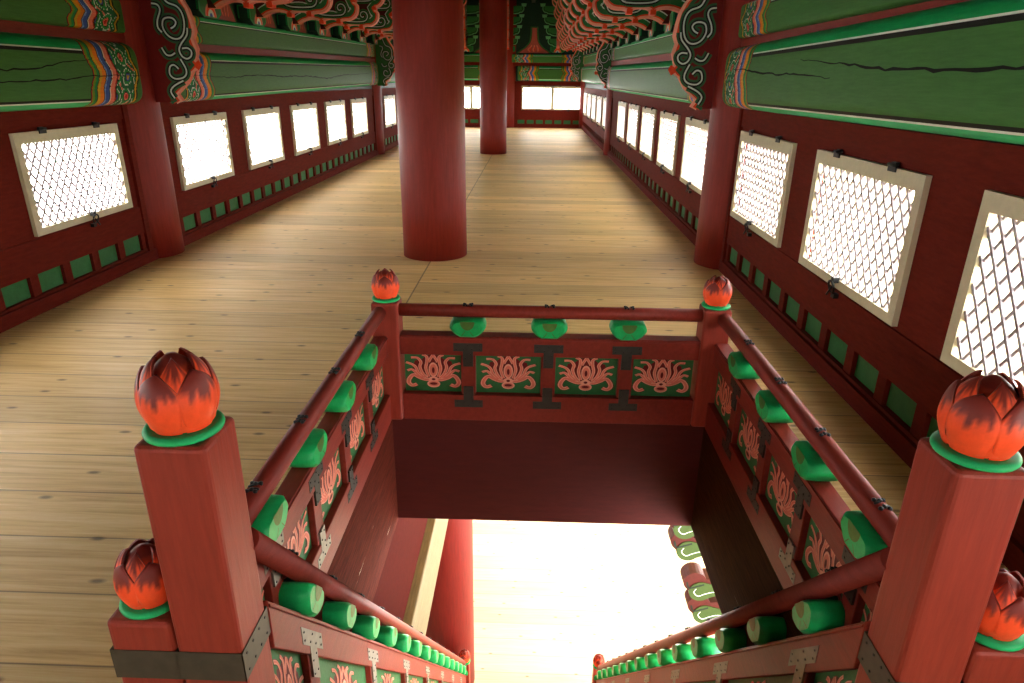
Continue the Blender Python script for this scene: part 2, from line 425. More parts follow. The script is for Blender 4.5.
def beam(side, a0, a1, z0s, z1s, D, label, lower=True, flare=True, cracks=(), ends=(True, True), gcol=c_base):
    """z0s/z1s = (height at a0, height at a1)"""
    P = MAP[side]; m = MB(); m.col = []
    L = a1-a0; ss = []
    nd = 86
    e = .86
    ss += [e*i/nd for i in range(nd+1)]
    k = max(2, int((L-2*e)/.4))
    ss += [e+(L-2*e)*i/k for i in range(1, k)]
    ss += [L-e+e*i/nd for i in range(nd+1)]
    if lower: tt = sorted(set([i/44 for i in range(45)]+[.085, .103, .135, .765, .81, .828]))
    else: tt = sorted(set([i/30 for i in range(31)]+[.74, .78, .805]))
    rows = []
    for s in ss:
        f = s/L; z0 = z0s[0]+(z0s[1]-z0s[0])*f; z1 = z1s[0]+(z1s[1]-z1s[0])*f
        ed = min(s, L-s); ins = 0
        if lower and ed < .07: ins = .045*(1-math.sqrt(max(0, 1-(1-ed/.07)**2)))
        row = []
        for t in tt:
            z = z0+ins+(z1-z0-2*ins)*t
            if lower: d = D*(max(0, 1-abs(2*t-1)**7))**.5*(1-ins*3)
            else: d = D*(max(0, 1-abs(2*t-1)**14))**.5
            row.append(P(a0+s, d, z))
        row = [P(a0+s, -.06, z0+ins)]+row+[P(a0+s, -.06, z1-ins)]
        rows.append(row)
    nt = len(tt)+2; vs = [v for r in rows for v in r]
    m.v = vs
    for i in range(len(ss)-1):
        sm = (ss[i]+ss[i+1])/2; dl, dr = sm, L-sm
        for j in range(nt-1):
            m.f.append([i*nt+j, (i+1)*nt+j, (i+1)*nt+j+1, i*nt+j+1]); m.mi.append(0); m.sm.append(lower)
            if j == 0 or j == nt-2: t = 0 if j == 0 else 1
            else: t = (tt[j-1]+tt[j])/2
            c = None; zz = t*(z1s[0]-z0s[0])
            if dl < e and ends[0]: c = end_paint(dl, t, zz)
            elif dr < e and ends[1]: c = end_paint(dr, t, zz)
            if c is None:
                if lower:
                    c = c_bot if t < .085 else c_wh if t < .103 else c_bk if t < .135 else gcol if t < .765 else c_bk if t < .81 else c_wh if t < .828 else c_top
                else: c = gcol if t < .74 else c_bk if t < .78 else c_wh if t < .805 else c_top
            m.col.append(c)
    for i in (0, len(ss)-1):
        m.f.append([i*nt+j for j in range(nt)]); m.mi.append(0); m.sm.append(False); m.col.append(c_base)
    name = 'main_beam' if lower else 'upper_beam'
    o = build(m, name, 'beam', None); tag(o, label, 'beam')
    if cracks:
        cb = MB()
        for poly, w in cracks:
            pts = []
            for (p, q) in zip(poly[:-1], poly[1:]):
                n = max(2, int(abs(q[0]-p[0])/.06))
                for i in range(n):
                    t = i/n; pts.append((p[0]+(q[0]-p[0])*t, p[1]+(q[1]-p[1])*t+random.uniform(-.006, .006)))
            pts.append(poly[-1])
            n = len(pts); vs = []
            for i, (a, z) in enumerate(pts):
                zc0 = z0s[0]+(z0s[1]-z0s[0])*(a-a0)/L; zc1 = z1s[0]+(z1s[1]-z1s[0])*(a-a0)/L; t = (z-zc0)/(zc1-zc0)
                d = D*(max(0, 1-abs(2*t-1)**7))**.5+.0015
                hw = w*.5*(.25+.75*math.sin(PI*i/(n-1)))*random.uniform(.6, 1.2)
                vs += [P(a, d, z-hw), P(a, d, z+hw)]
            cb.add(vs, [(2*i, 2*i+2, 2*i+3, 2*i+1) for i in range(n-1)])
        build(cb, 'crack', 'crack', o)
    return o
G = .29
# left wall
beam('left', Y0, W1-.2, (1.37, 1.37), (1.87, 1.87), .17, 'nearest rounded green main beam on the left wall, above the closest latticed window', True,
     cracks=[([(3.2, 1.60), (4.5, 1.63), (4.83, 1.65), (5.07, 1.69), (5.4, 1.72)], .012), ([(4.0, 1.55), (5.06, 1.575), (5.41, 1.60), (6.08, 1.61)], .010)])
beam('left', Y0, W1-.2, (1.93, 1.93), (2.2, 2.2), .10, 'nearest flat green upper beam on the left wall with a rainbow banded end', False)
beam('left', ROWS[0]+G, ROWL-G, (1.36, 1.47), (1.84, 1.95), .16, 'long rounded green main beam on the left wall over the row of five windows', True,
     cracks=[([(7.0, 1.62), (7.9, 1.60), (8.6, 1.63), (9.6, 1.62), (10.6, 1.63), (11.6, 1.60), (12.6, 1.66), (13.6, 1.68), (14.8, 1.72)], .014)])
beam('left', ROWS[0]+G, ROWL-G, (1.90, 2.03), (2.18, 2.31), .10, 'long flat green upper beam on the left wall under the flower-painted bracket blocks', False)
beam('left', ROWL+G, YF-.3, (1.50, 1.58), (1.98, 2.08), .16, 'far green main beam on the left wall, mostly behind the thick middle column', True)
beam('left', ROWL+G, YF-.3, (2.06, 2.14), (2.30, 2.42), .10, 'far flat upper beam on the left wall, mostly behind the thick middle column', False)
# right wall
beam('right', Y0, W1-.2, (1.41, 1.40), (1.985, 1.88), .18, 'nearest rounded green main beam on the right wall with a long dark crack', True,
     cracks=[([(5.75, 1.70), (5.4, 1.69), (5.01, 1.665), (4.69, 1.655), (4.43, 1.66), (4.25, 1.65), (3.88, 1.625)][::-1], .014),
             ([(4.35, 1.735), (3.85, 1.70), (3.61, 1.69), (3.29, 1.665), (2.96, 1.66), (2.62, 1.65), (2.34, 1.66), (1.2, 1.65)][::-1], .014)])
beam('right', Y0, W1-.2, (1.94, 1.93), (2.2, 2.2), .10, 'nearest flat green upper beam on the right wall at the top right corner', False)
beam('right', ROWS[0]+G, ROWS[1]-G, (1.38, 1.42), (1.84, 1.92), .17, 'long rounded green main beam on the right wall between the two wall columns', True, gcol=hx('#4a7044'))
beam('right', ROWS[0]+G, ROWS[1]-G, (1.90, 2.02), (2.16, 2.30), .10, 'long flat green upper beam on the right wall between the two wall columns', False)
beam('right', ROWS[1]+G, YF-.3, (1.50, 1.58), (1.98, 2.08), .16, 'far green main beam on the right wall beyond the second wall column', True)
beam('right', ROWS[1]+G, YF-.3, (2.06, 2.14), (2.30, 2.42), .10, 'far flat upper beam on the right wall beyond the second wall column', False)
# far wall
beam('far', COLX[1]+.33, XR-.08, (1.60, 1.60), (2.10, 2.10), .16, 'green main beam with rainbow bands on the end wall above the paired windows', True)
beam('far', COLX[1]+.12, XR-.08, (2.19, 2.19), (2.47, 2.47), .12, 'flat green upper beam with rainbow bands on the end wall, right of the columns', False)
beam('far', XL+.1, COLX[1]-.33, (1.60, 1.60), (2.10, 2.10), .16, 'green main beam on the end wall between the two free-standing columns', True)
beam('far', XL+.1, COLX[1]-.12, (2.19, 2.19), (2.47, 2.47), .12, 'flat upper beam on the end wall between the two free-standing columns', False)
# red strips between beams
n_tr = [0]
def trim(m, mats, bevel=0):
    n_tr[0] += 1; return struct(m, 'trim_%d' % n_tr[0], mats, bevel)
for sd in ('left', 'right'):
    P = MAP[sd]; m = MB()
    m.box(Y0, ROWS[0]-G+.1, -.02, .075, 1.86, 1.935, P)
    for (a0, a1, zl, zr) in ((ROWS[0]+G-.1, ROWS[1]-G+.1, 1.83, 1.93), (ROWS[1]+G-.1, YF-.1, 1.97, 2.07)):
        vs = [P(a, d, z+h) for h in (0, .085) for d in (-.02, .07) for a, z in ((a0, zl), (a1, zr))]
        m.add(vs, [(0, 1, 3, 2), (4, 6, 7, 5), (0, 4, 5, 1), (1, 5, 7, 3), (3, 7, 6, 2), (2, 6, 4, 0)])
    trim(m, 'red')
m = MB(); m.box(XL, XR, -.02, .08, 2.09, 2.2, MAP['far']); trim(m, 'wallred')

# ------------------------------------------------------------------ scroll brackets on the wall columns
EDGE = [(.10, 2.62), (.42, 2.60), (.50, 2.45), (.56, 2.33), (.60, 2.25), (.63, 2.215), (.668, 2.14), (.69, 2.05), (.70, 1.967), (.675, 1.908), (.697, 1.83), (.672, 1.74), (.70, 1.70), (.665, 1.67), (.628, 1.645), (.566, 1.548), (.482, 1.477), (.46, 1.455), (.495, 1.40), (.45, 1.385), (.30, 1.385), (.10, 1.385)]
SCR = [
 [(.40, 2.40), (.465, 2.245), (.501, 2.193), (.576, 2.164), (.613, 2.112), (.621, 2.035), (.602, 1.958), (.561, 1.914), (.507, 1.91), (.457, 1.939), (.427, 1.998), (.439, 2.056), (.477, 2.075), (.524, 2.07), (.548, 2.04), (.528, 2.007), (.495, 1.99)],
 [(.359, 2.185), (.41, 2.175), (.426, 2.132), (.391, 2.056), (.384, 1.998), (.412, 1.959)],
 [(.641, 1.996), (.627, 1.938), (.567, 1.87), (.54, 1.821), (.556, 1.771), (.597, 1.749), (.637, 1.77), (.646, 1.81), (.617, 1.835), (.568, 1.832)],
 [(.5, 1.796), (.46, 1.775), (.418, 1.782), (.387, 1.837)],
 [(.538, 1.746), (.573, 1.67), (.568, 1.62), (.527, 1.59), (.461, 1.585), (.422, 1.621), (.434, 1.682), (.473, 1.697), (.508, 1.666)],
 [(.535, 1.569), (.444, 1.524), (.406, 1.478), (.432, 1.421)]]
def scroll_bracket(sgn, cx, cy, dz, label, mirror_far=False, green=False):
    """board standing in the X-Z plane; sgn = direction it points"""
    F = -.07
    P = lambda u, t, v: (sgn*u, t, v+dz)
    m = MB(); m.prism(EDGE, -.07, -.015, P, 0, 1)
    base = thing('scroll_bracket', label, 'bracket', (cx, cy, 0))
    body = build(m, 'board', ['archgreen' if green else 'wine', 'pink'], base)
    s = MB(); t = -.0715
    inner = EDGE[1:20]
    sh = lambda k: [(u-k, v) for u, v in inner]
    s.ribbon(sh(.010), .026, P, t, 0); s.ribbon(sh(.034), .022, P, t-.0002, 1); s.ribbon(sh(.058), .030, P, t-.0004, 2)
    s.flat([(.70, 1.74), (.72, 1.70), (.69, 1.655), (.655, 1.68), (.665, 1.72)], P, t-.001, 5)
    for line in SCR:
        L = smooth_pts(line, 4)
        s.ribbon(L, .074, P, t-.0012, 2)
    for line in SCR:
        L = smooth_pts(line, 4)
        s.ribbon(L, .040, P, t-.0022, 3); s.ribbon(L, .013, P, t-.0034, 4)
    build(s, 'painted_scrollwork', ['palepink', 'orange', 'halo', 'blackp', 'white', 'orange'], base)
scroll_bracket(1, COLX[0]+.05, ROWS[0]-.08, 0, 'carved bracket with white scrollwork hanging inward from the left near wall column')
scroll_bracket(-1, COLX[2], ROWS[0]-.08, 0, 'carved bracket with white scrollwork hanging inward from the right near wall column')
scroll_bracket(1, COLX[0]-.02, ROWL-.08, .08, 'far scrollwork bracket at the left edge of the thick middle column', green=True)
scroll_bracket(-1, COLX[2]+.17, ROWS[1]-.08, .08, 'far scrollwork bracket on the second wall column at right', green=True)
scroll_bracket(-1, COLX[2]+.06, YF-.45, .22, 'scrollwork bracket in the far right corner beside the end wall beam', green=True)

# ------------------------------------------------------------------ tiered bracket arms along the walls
TH = .10
prof = [(.0, 2.30), (.24, 2.30), (.30, 2.335), (.40, 2.36), (.50, 2.35), (.56, 2.325), (.62, 2.355), (.72, 2.36), (.80, 2.33), (.86, 2.345), (.98, 2.36), (1.06, 2.43), (1.08, 2.54), (1.02, 2.60),
        (1.10, 2.63), (1.18, 2.72), (1.18, 2.84), (1.11, 2.90), (1.19, 2.94), (1.27, 3.05), (1.27, 3.18), (1.20, 3.25), (1.28, 3.30), (1.36, 3.42), (1.36, 3.56), (1.29, 3.63), (1.37, 3.68), (1.45, 3.80), (1.45, ZC-.02), (0, ZC-.02)]
outline = smooth_pts(prof[1:29], 3)
poly = [prof[0]]+outline+[prof[-1]]
# spiral strokes for each tier
def spiral(cu, cv, r0, turns, st, sg=1, n=16):
    return [(cu+r0*(1-i/n*.8)*math.cos(st+sg*turns*2*PI*i/n), cv+r0*(1-i/n*.8)*math.sin(st+sg*turns*2*PI*i/n)) for i in range(n+1)]
STR = []
for i, (u, v) in enumerate(((.82, 2.47), (.92, 2.76), (1.0, 3.10), (1.08, 3.46), (1.15, 3.85))):
    STR.append(spiral(u+.02, v+.03, .085, 1.1, -PI/2)); STR.append(smooth_pts([(u-.55, v-.02), (u-.42, v+.06), (u-.28, v-.04), (u-.12, v-.06), (u+.02, v-.055)], 4))
    STR.append(spiral(u-.30, v+.07, .06, 1.0, 0, -1))
def shift(pts, k):
    out = []; n = len(pts)
    for i, p in enumerate(pts):
        a = pts[max(i-1, 0)]; c = pts[min(i+1, n-1)]; dx, dy = c[0]-a[0], c[1]-a[1]; l = math.hypot(dx, dy) or 1
        out.append((p[0]-dy/l*k, p[1]+dx/l*k))
    return out
acache = {}
ORD = ('first', 'second', 'third', 'fourth', 'fifth', 'sixth', 'seventh', 'eighth', 'ninth', 'tenth', 'eleventh', 'twelfth', 'thirteenth', 'fourteenth', 'fifteenth')
def bracket(side, a, dz, label, group):
    P0 = MAP[side]; O = Vector(P0(0, 0, 0)); sg = 1
    Q = lambda aa, d, z: tuple(Vector(P0(aa, d, z))-O)
    if side not in acache:
        # P(u=d, t=a, v=z)
        P = lambda u, t, v: Q(t, u, v)
        m = MB(); m.prism(poly, -TH/2, TH/2, P, 0, 1)
        s = MB()
        for fs in ((-1,) if side != 'far' else (-1, 1)):
            T = lambda k: fs*(TH/2+.001*k)
            s.ribbon(shift(outline, .014), .030, P, T(1), 0); s.ribbon(shift(outline, .036), .018, P, T(2), 1)
            s.ribbon(shift(outline, .070), .055, P, T(3), 2); s.ribbon(shift(outline, .105), .012, P, T(4), 4)
            for L in STR: s.ribbon(L, .075, P, T(5), 2)
            for L in STR: s.ribbon(L, .042, P, T(6.5), 3); s.ribbon(L, .014, P, T(8), 4)
        # underside spots where the paint turns orange
        paint = s.mesh('painted_scrollwork', ['palepink', 'orange', 'archgreen', 'blackp', 'white'])
        # beak-like orange nubs on the edge
        nb = m
        for (u, v) in ((.56, 2.325), (.80, 2.33), (1.02, 2.60), (1.11, 2.90), (1.20, 3.25), (1.29, 3.63)):
            nb.box(u-.03, u+.03, -TH/2-.008, TH/2+.008, v-.02, v+.03, P, 2)
        arm = m.mesh('arm', ['armred', 'salmon', 'orange']); nub = None
        bl = MB(); w = .26
        bl.prism([(-w*.62, 2.205), (w*.62, 2.205), (w, 2.26), (w, 2.41), (-w, 2.41), (-w, 2.26)], .0, .15, lambda u, t, v: Q(u, t, v), 0)
        block = bl.mesh('base_block', ['darkgreen'])
        fl = MB(); PF = lambda u, t, v: Q(u, t, v)
        fl.flat([(-w*.6, 2.208), (w*.6, 2.208), (w*.97, 2.262), (w*.97, 2.408), (-w*.97, 2.408), (-w*.97, 2.262)], PF, .1515, 0)
        fl.flat([(-w*.5, 2.218), (w*.5, 2.218), (w*.86, 2.266), (w*.86, 2.396), (-w*.86, 2.396), (-w*.86, 2.266)], PF, .1525, 1)
        arc = lambda r: [(r*math.cos(PI*i/12), 2.222+r*math.sin(PI*i/12)) for i in range(13)]
        fl.flat(arc(.13), PF, .1535, 2); fl.flat(arc(.105), PF, .1545, 3); fl.flat(arc(.07), PF, .1555, 4); fl.flat(arc(.035), PF, .1565, 5)
        # side of the block: bright outline on dark green
        for k in (-1, 1):
            PS = lambda u, t, v: Q(t, u, v)
            fl.ribbon([(.02, 2.27), (.02, 2.405), (.14, 2.405), (.14, 2.27)], .02, PS, k*(w+.0015), 0)
        flower = fl.mesh('painted_flower', ['brightgreen', 'archgreen', 'pink', 'orange', 'white', 'blue'])
        # tiers of little arms along the wall
        la = MB()
        lat = []
        for i in range(4):
            z = 2.40+i*.34; hw = .34+.07*i
            pr = smooth_pts([(-hw, z+.26), (-hw-.01, z+.16), (-hw+.05, z+.07), (-hw+.14, z+.05), (-hw+.19, z+.02), (-.1, z), (.1, z), (hw-.19, z+.02), (hw-.14, z+.05), (hw-.05, z+.07), (hw+.01, z+.16), (hw, z+.26)], 3)
            la.prism(pr, .04, .14, lambda u, t, v: Q(u, t, v), 0, 1)
            la.ribbon(shift(pr, .012), .022, PF, .1415, 1); la.ribbon(shift(pr, .05), .02, PF, .1425, 2)
            lat.append(pr)
            for sgx in (-1, 1): la.prism([(sgx*hw-.07, z+.25), (sgx*hw+.07, z+.25), (sgx*hw+.09, z+.34), (sgx*hw-.09, z+.34)], .03, .17, lambda u, t, v: Q(u, t, v), 1)
        lateral = la.mesh('cross_arm', ['latgreen', 'latline', 'blackp'])
        acache[side] = (arm, paint, nub, block, flower, lateral)
    arm, paint, nub, block, flower, lateral = acache[side]
    r = thing('wall_bracket', label, 'bracket', Vector(P0(a, 0, 0))+Vector((0, 0, dz)), group)
    if side != 'far' and a > 15.5: r.scale = (.86, 1, 1)
    if side == 'far': r.scale = (1, .55, 1)
    ar = link('bracket_arm', arm, r); link('painted_scrollwork', paint, ar)
    bk = link('base_block', block, r); link('painted_flower', flower, bk)
    link('cross_arms', lateral, r)
LB = [7.53, 8.83, 10.14, 11.45, 12.78, 14.08, 15.35, 16.6, 17.9, 19.2, 20.5, 21.8, 23.1, 24.4]
def rise(a, side):
    if a < ROWS[1]: return (-.04 if side == 'left' else -.07)+.13*(a-7)/9+.0
    return .12+.012*(a-16)
for i, a in enumerate(LB):
    bracket('left', a+.1, rise(a, 'left'), 'pink edged tiered bracket on the left wall, %s in line past the near column' % ORD[i], 'tiered brackets along the left wall')
for i, a in enumerate(LB):
    bracket('right', a+.15, rise(a, 'right'), 'pink edged tiered bracket on the right wall, %s in line past the near column' % ORD[i], 'tiered brackets along the right wall')
# infill panels between brackets
ipoly = smooth_pts([(-.44, 2.21), (-.36, 2.30), (-.26, 2.38), (-.17, 2.50), (-.12, 2.62), (-.10, 2.85), (-.10, 3.05)], 3)+[(u, v) for u, v in reversed([(-a_, b_) for a_, b_ in smooth_pts([(-.44, 2.21), (-.36, 2.30), (-.26, 2.38), (-.17, 2.50), (-.12, 2.62), (-.10, 2.85), (-.10, 3.05)], 3)])]
def infill(side, a, dz, label, group, sc=1):
    P0 = MAP[side]; O = Vector(P0(0, 0, 0)); Q = lambda u, t, v: tuple(Vector(P0(u*sc, t, v))-O)
    key = ('inf', side, sc)
    if key not in acache:
        m = MB(); m.prism(ipoly, -.02, .03, Q, 0)
        m.ribbon(shift(ipoly, -.012), .03, Q, .032, 1); m.ribbon(shift(ipoly, -.035), .012, Q, .033, 2)
        for u in (-.1, 0, .1):
            m.ribbon(smooth_pts([(u, 2.25), (u*1.3-.03, 2.32), (u*.9, 2.40), (u*.6, 2.46)], 4), .03, Q, .034, 3); m.ribbon(smooth_pts([(u, 2.25), (u*1.3+.03, 2.32), (u*.9, 2.40)], 4), .014, Q, .035, 4)
        acache[key] = m.mesh('infill_panel', ['infill', 'archgreen', 'blackp', 'pink', 'orange'])
    link('infill_panel', acache[key], bpy.data.objects['wall_'+side], Vector(P0(a, 0, 0))+Vector((0, 0, dz)))
for i, a in enumerate(LB[:-1]):
    mid = (a+LB[i+1])/2
    infill('left', mid+.1, rise(mid, 'left')+.02, 'dusty pink panel on the left wall just past the %s bracket from the near wall column' % ORD[i], 'pink panels between the left brackets', .66)
    infill('right', mid+.15, rise(mid, 'right'), 'dusty pink panel on the right wall just past the %s bracket from the near wall column' % ORD[i], 'pink panels between the right brackets', .66)
for a, lb in ((-2.45, 'tiered green bracket on the end wall seen between the thick column and the second column'), (-.98, 'tiered green bracket on the end wall directly behind the second free-standing column'), (.77, 'tiered green bracket with a pink upright edge on the end wall, rightmost of that wall')):
    bracket('far', a, .31, lb, 'green brackets on the end wall')
infill('far', -.05, .30, 'pink bell-shaped panel on the end wall between the green brackets, right of the second column', 'pink panels on the end wall', 1.35)
infill('far', -1.6, .30, 'pink bell-shaped panel on the end wall left of the second column', 'pink panels on the end wall', 1.35)

# ------------------------------------------------------------------ lotus bud posts
def bud_meshes(R, H):
    """returns core mesh, outer petal mesh list, inner petal list, ring mesh; origin at the ring's base"""
    cd = hx('#7a2a22'); co = hx('#f0522a'); cm = hx('#c23a1c')
    def colr(v, u, seed):
        rnd = math.sin(u*17+seed*3.1)*.06+math.sin(u*41+seed)*.05
        k = (v-((.60 if seed < 7 else .78)-.16*(1-abs(u)))+rnd)/.10; k = min(1, max(0, k))
        return tuple(co[i]*(1-k)+cd[i]*k for i in range(3))+(1,)
    def petal(ang, a0, rp, hp, z0, seed, tipflare):
        m = MB(); m.col = []; nu, nv = 16, 16; grid = []; cols = []
        th = .006*R/.08
        for sh in (0, 1):
            for j in range(nv+1):
                v = j/nv
                for i in range(nu+1):
                    u = i/nu*2-1
                    w = a0*(1 if v < .5 else max(0, 1-((v-.5)/.5)**1.9))*(.8+.4*min(v, .5))
                    r = rp*(.74+.26*math.sin(PI*min(1, v/.42)*.5) if v < .42 else 1-(1-tipflare)*((v-.42)/.58)**1.7)
                    r = r*(1-.05*u*u)+(-th if sh else 0)
                    t = ang+w*u; z = z0+hp*(1-(1-v)**1.25 if v < 1 else 1)
                    grid.append((r*math.cos(t), r*math.sin(t), z)); cols.append(colr(v, u, seed) if not sh else cm)
        n1 = (nu+1)*(nv+1)
        for sh in (0, 1):
            for j in range(nv):
                for i in range(nu):
                    k = sh*n1+j*(nu+1)+i; f = [k, k+1, k+nu+2, k+nu+1]
                    m.f.append(f); m.mi.append(0); m.sm.append(True); m.col.append([cols[x] for x in f])
        rim = [j*(nu+1) for j in range(nv+1)]
        for side in (0, nu):
            for j in range(nv):
                f = [j*(nu+1)+side, (j+1)*(nu+1)+side, n1+(j+1)*(nu+1)+side, n1+j*(nu+1)+side]
                m.f.append(f); m.mi.append(0); m.sm.append(False); m.col.append(cd)
        m.v = grid; return m.mesh('petal', ['bud'], recalc=False)
    core = MB(); core.col = []
    pf = [(0, .012), (R*.60, .012), (R*.80, .10*H), (R*.90, .30*H), (R*.84, .5*H), (R*.62, .72*H), (R*.36, .88*H), (R*.12, .97*H), (0, .98*H)]
    core.lathe(pf, (0, 0, 0), 24)
    for f in core.f: core.col.append([(co if core.v[i][2] < .45*H else co) if core.v[i][2] < .85*H else cd for i in f])
    cm_ = core.mesh('bud_core', ['bud'])
    outer = [petal(PI/2+.5+2*PI*k/5, .69, R, H*.80, .006, k, .74) for k in range(5)]
    inner = [petal(PI/2+.5+PI/5+2*PI*k/5, .62, R*.90, H*.93, .008, k+7, .46) for k in range(5)]
    rg = MB(); n = 28
    rg.lathe([(R*.4, -.0), (R*.86, 0)]+[(R*.86+.011*math.sin(PI*i/8)*R/.08, .010*R/.08*(1-math.cos(PI*i/8))) for i in range(1, 9)]+[(R*.4, .020*R/.08)], (0, 0, 0), 40)
    return cm_, outer, inner, rg.mesh('green_ring', ['ring'])
BUD = {'big': bud_meshes(.084, .178), 'mid': bud_meshes(.074, .158), 'small': bud_meshes(.071, .15)}
def post(name, x0, x1, y0, y1, z0, z1, size, label, band=None, rotz=0, group=None, bandmat='bronze'):
    cx, cy = (x0+x1)/2, (y0+y1)/2; w, d = (x1-x0)/2, (y1-y0)/2
    r = thing(name, label, 'post', (cx, cy, z0), group)
    m = MB(); m.box(-w, w, -d, d, 0, z1-z0); build(m, 'shaft', 'redv', r, bevel=.014)
    core, outer, inner, ring = BUD[size]; z = z1-z0
    link('green_ring', ring, r, (0, 0, z-.001)); c = link('lotus_bud', core, r, (0, 0, z+.009), rot=(0, 0, rotz))
    for me in outer+inner: link('petal', me, c)
    if band:
        m = MB(); e = .0025
        for (a0, a1, c0, c1) in ((-w-e, w+e, -d-e, -d-e+.002), (-w-e, w+e, d+e-.002, d+e), (-w-e, -w-e+.002, -d-e, d+e), (w+e-.002, w+e, -d-e, d+e)):
            m.box(a0, a1, c0, c1, band[0]-z0, band[1]-z0)
        for i in range(4):
            for zz in (band[0]+.018, band[1]-.018):
                for sx in (-1, 1):
                    yy = -d+.02+i*(2*d-.04)/3; xx = sx*(w+e)
                    m.tube([(xx-.001*sx, yy, zz-z0), (xx+.002*sx, yy, zz-z0)], .0035, 1, 8)
        build(m, 'metal_band', [bandmat, 'iron'], r)
    return r
NX = ((-.835, -.676), (.880, 1.036))
post('newel_post', *NX[0], 1.2, 1.355, .0, .875, 'big', 'tall red newel post with big orange lotus bud, left of the stair head', (.222, .31))
post('newel_post', *NX[1], 1.2, 1.355, .0, .865, 'big', 'tall red newel post with big orange lotus bud, right of the stair head', (.20, .29), rotz=.5)
post('stub_post', -.995, -.838, 1.2, 1.355, .0, .395, 'mid', 'short red post with an orange lotus bud against the outer side of the left newel', (.222, .31), rotz=.9)
post('stub_post', 1.039, 1.196, 1.2, 1.355, .0, .385, 'mid', 'short red post with an orange lotus bud against the outer side of the right newel', (.20, .29), rotz=.2)
post('corner_post', -.80, -.665, 3.15, 3.285, -.1, .557, 'small', 'small square red corner post with lotus bud at the far left of the stair opening', rotz=.3)
post('corner_post', .865, 1.0, 3.15, 3.285, -.1, .553, 'small', 'small square red corner post with lotus bud at the far right of the stair opening', rotz=.7)
post('lower_post', -.75, -.63, 5.93, 6.05, ZG, -4.84, 'small', 'slender red lotus bud post at the foot of the stairs, left')
post('lower_post', .84, .96, 5.93, 6.05, ZG, -4.84, 'small', 'slender red lotus bud post at the foot of the stairs, right')

# ------------------------------------------------------------------ railings
def lotus_strokes():
    """lotus blossom in the unit frame u in -1..1, v in -1..1 (traced petals), left half mirrored"""
    T = lambda x, y: ((x-325)/250, (258-y)/157)
    half = [([(320, 318), (262, 325), (205, 308), (158, 285), (122, 315), (112, 352), (140, 378), (182, 366)], .125),
            ([(105, 250), (142, 240), (172, 262), (200, 290), (240, 312)], .085),
            ([(95, 180), (148, 196), (178, 222), (196, 262), (245, 305)], .085),
            ([(140, 138), (192, 140), (222, 175), (212, 215), (232, 268), (270, 312)], .085),
            ([(236, 112), (272, 128), (272, 175), (262, 230), (285, 300)], .085),
            ([(286, 175), (300, 150), (325, 112)], .08)]
    out = []
    for pts, w in half:
        L = smooth_pts([T(*p) for p in pts], 4); out.append((L, w)); out.append(([(-u, v) for u, v in L], w))
    return out
LS = lotus_strokes()
def ell(cx, cy, rx, ry, n=16): 
    return [((cx-325)/250+rx/250*math.cos(2*PI*i/n), (258-cy)/157+ry/157*math.sin(2*PI*i/n)) for i in range(n)]
def lotus_motif(m, P, t0, sg=1):
    """painted strokes; materials 1 wine, 2 pale edge, 3 salmon"""
    T = lambda x, y: ((x-325)/250, (258-y)/157)
    fan = [T(*p) for p in ((150, 230), (170, 165), (230, 150), (270, 120), (325, 105), (380, 120), (420, 150), (480, 165), (500, 230), (470, 300), (325, 335), (180, 300))]
    m.flat(fan, P, t0, 1)
    for L, w in LS: m.ribbon(L, w*1.6, P, t0+.0008*sg, 1)
    for L, w in LS: m.ribbon(L, w*1.25, P, t0+.0016*sg, 2)
    for L, w in LS: m.ribbon(L, w*.7, P, t0+.0024*sg, 3)
    for c, rx, ry, mi, k in (((325, 238), 40, 62, 2, 3), ((325, 240), 30, 50, 3, 4), ((325, 242), 12, 26, 1, 5), ((325, 320), 42, 24, 2, 3.5), ((325, 320), 16, 10, 1, 5), ((325, 360), 56, 32, 2, 3.2), ((325, 360), 44, 22, 3, 4.2), ((325, 358), 32, 11, 1, 5)):
        m.flat(ell(*c, rx, ry), P, t0+.0008*k*sg, mi)

def lotus_support_mesh():
    """lotus-leaf block between top rail and handrail: wide bowl, extruded across the rail. local x along, y across, z up from rail top"""
    pr = smooth_pts([(-.040, 0), (-.068, .018), (-.092, .048), (-.088, .070), (-.070, .088), (0, .094), (.070, .088), (.088, .070), (.092, .048), (.068, .018), (.040, 0)], 3)
    m = MB(); n = len(pr); hw = .058
    secs = [(-hw, .80), (-hw+.012, .97), (-.02, 1.0), (.02, 1.0), (hw-.012, .97), (hw, .80)]
    vs = []
    for y, k in secs: vs += [(u*k, y, .047+(v-.047)*k) for u, v in pr]
    fs = [(j*n+i, j*n+(i+1) % n, (j+1)*n+(i+1) % n, (j+1)*n+i) for j in range(len(secs)-1) for i in range(n)]
    m.add(vs, fs, 0, True); m.add(vs, [list(range(n)), [(len(secs)-1)*n+i for i in range(n)]], 0)
    for s in (-1, 1):
        m.flat([(.037*math.cos(PI+PI*i/10), .087+.045*math.sin(PI+PI*i/10)) for i in range(11)], lambda u, t, v: (u, t, v), s*(hw+.0012), 1)
        for k in (-1, 1):    # incised leaf veins
            m.ribbon([(.012*k, .036), (.030*k, .012)], .003, lambda u, t, v: (u, t, v), s*(hw+.0012), 1)
    return m.mesh('lotus_support', ['lotusgreen', 'olive'])
LSUP = lotus_support_mesh()
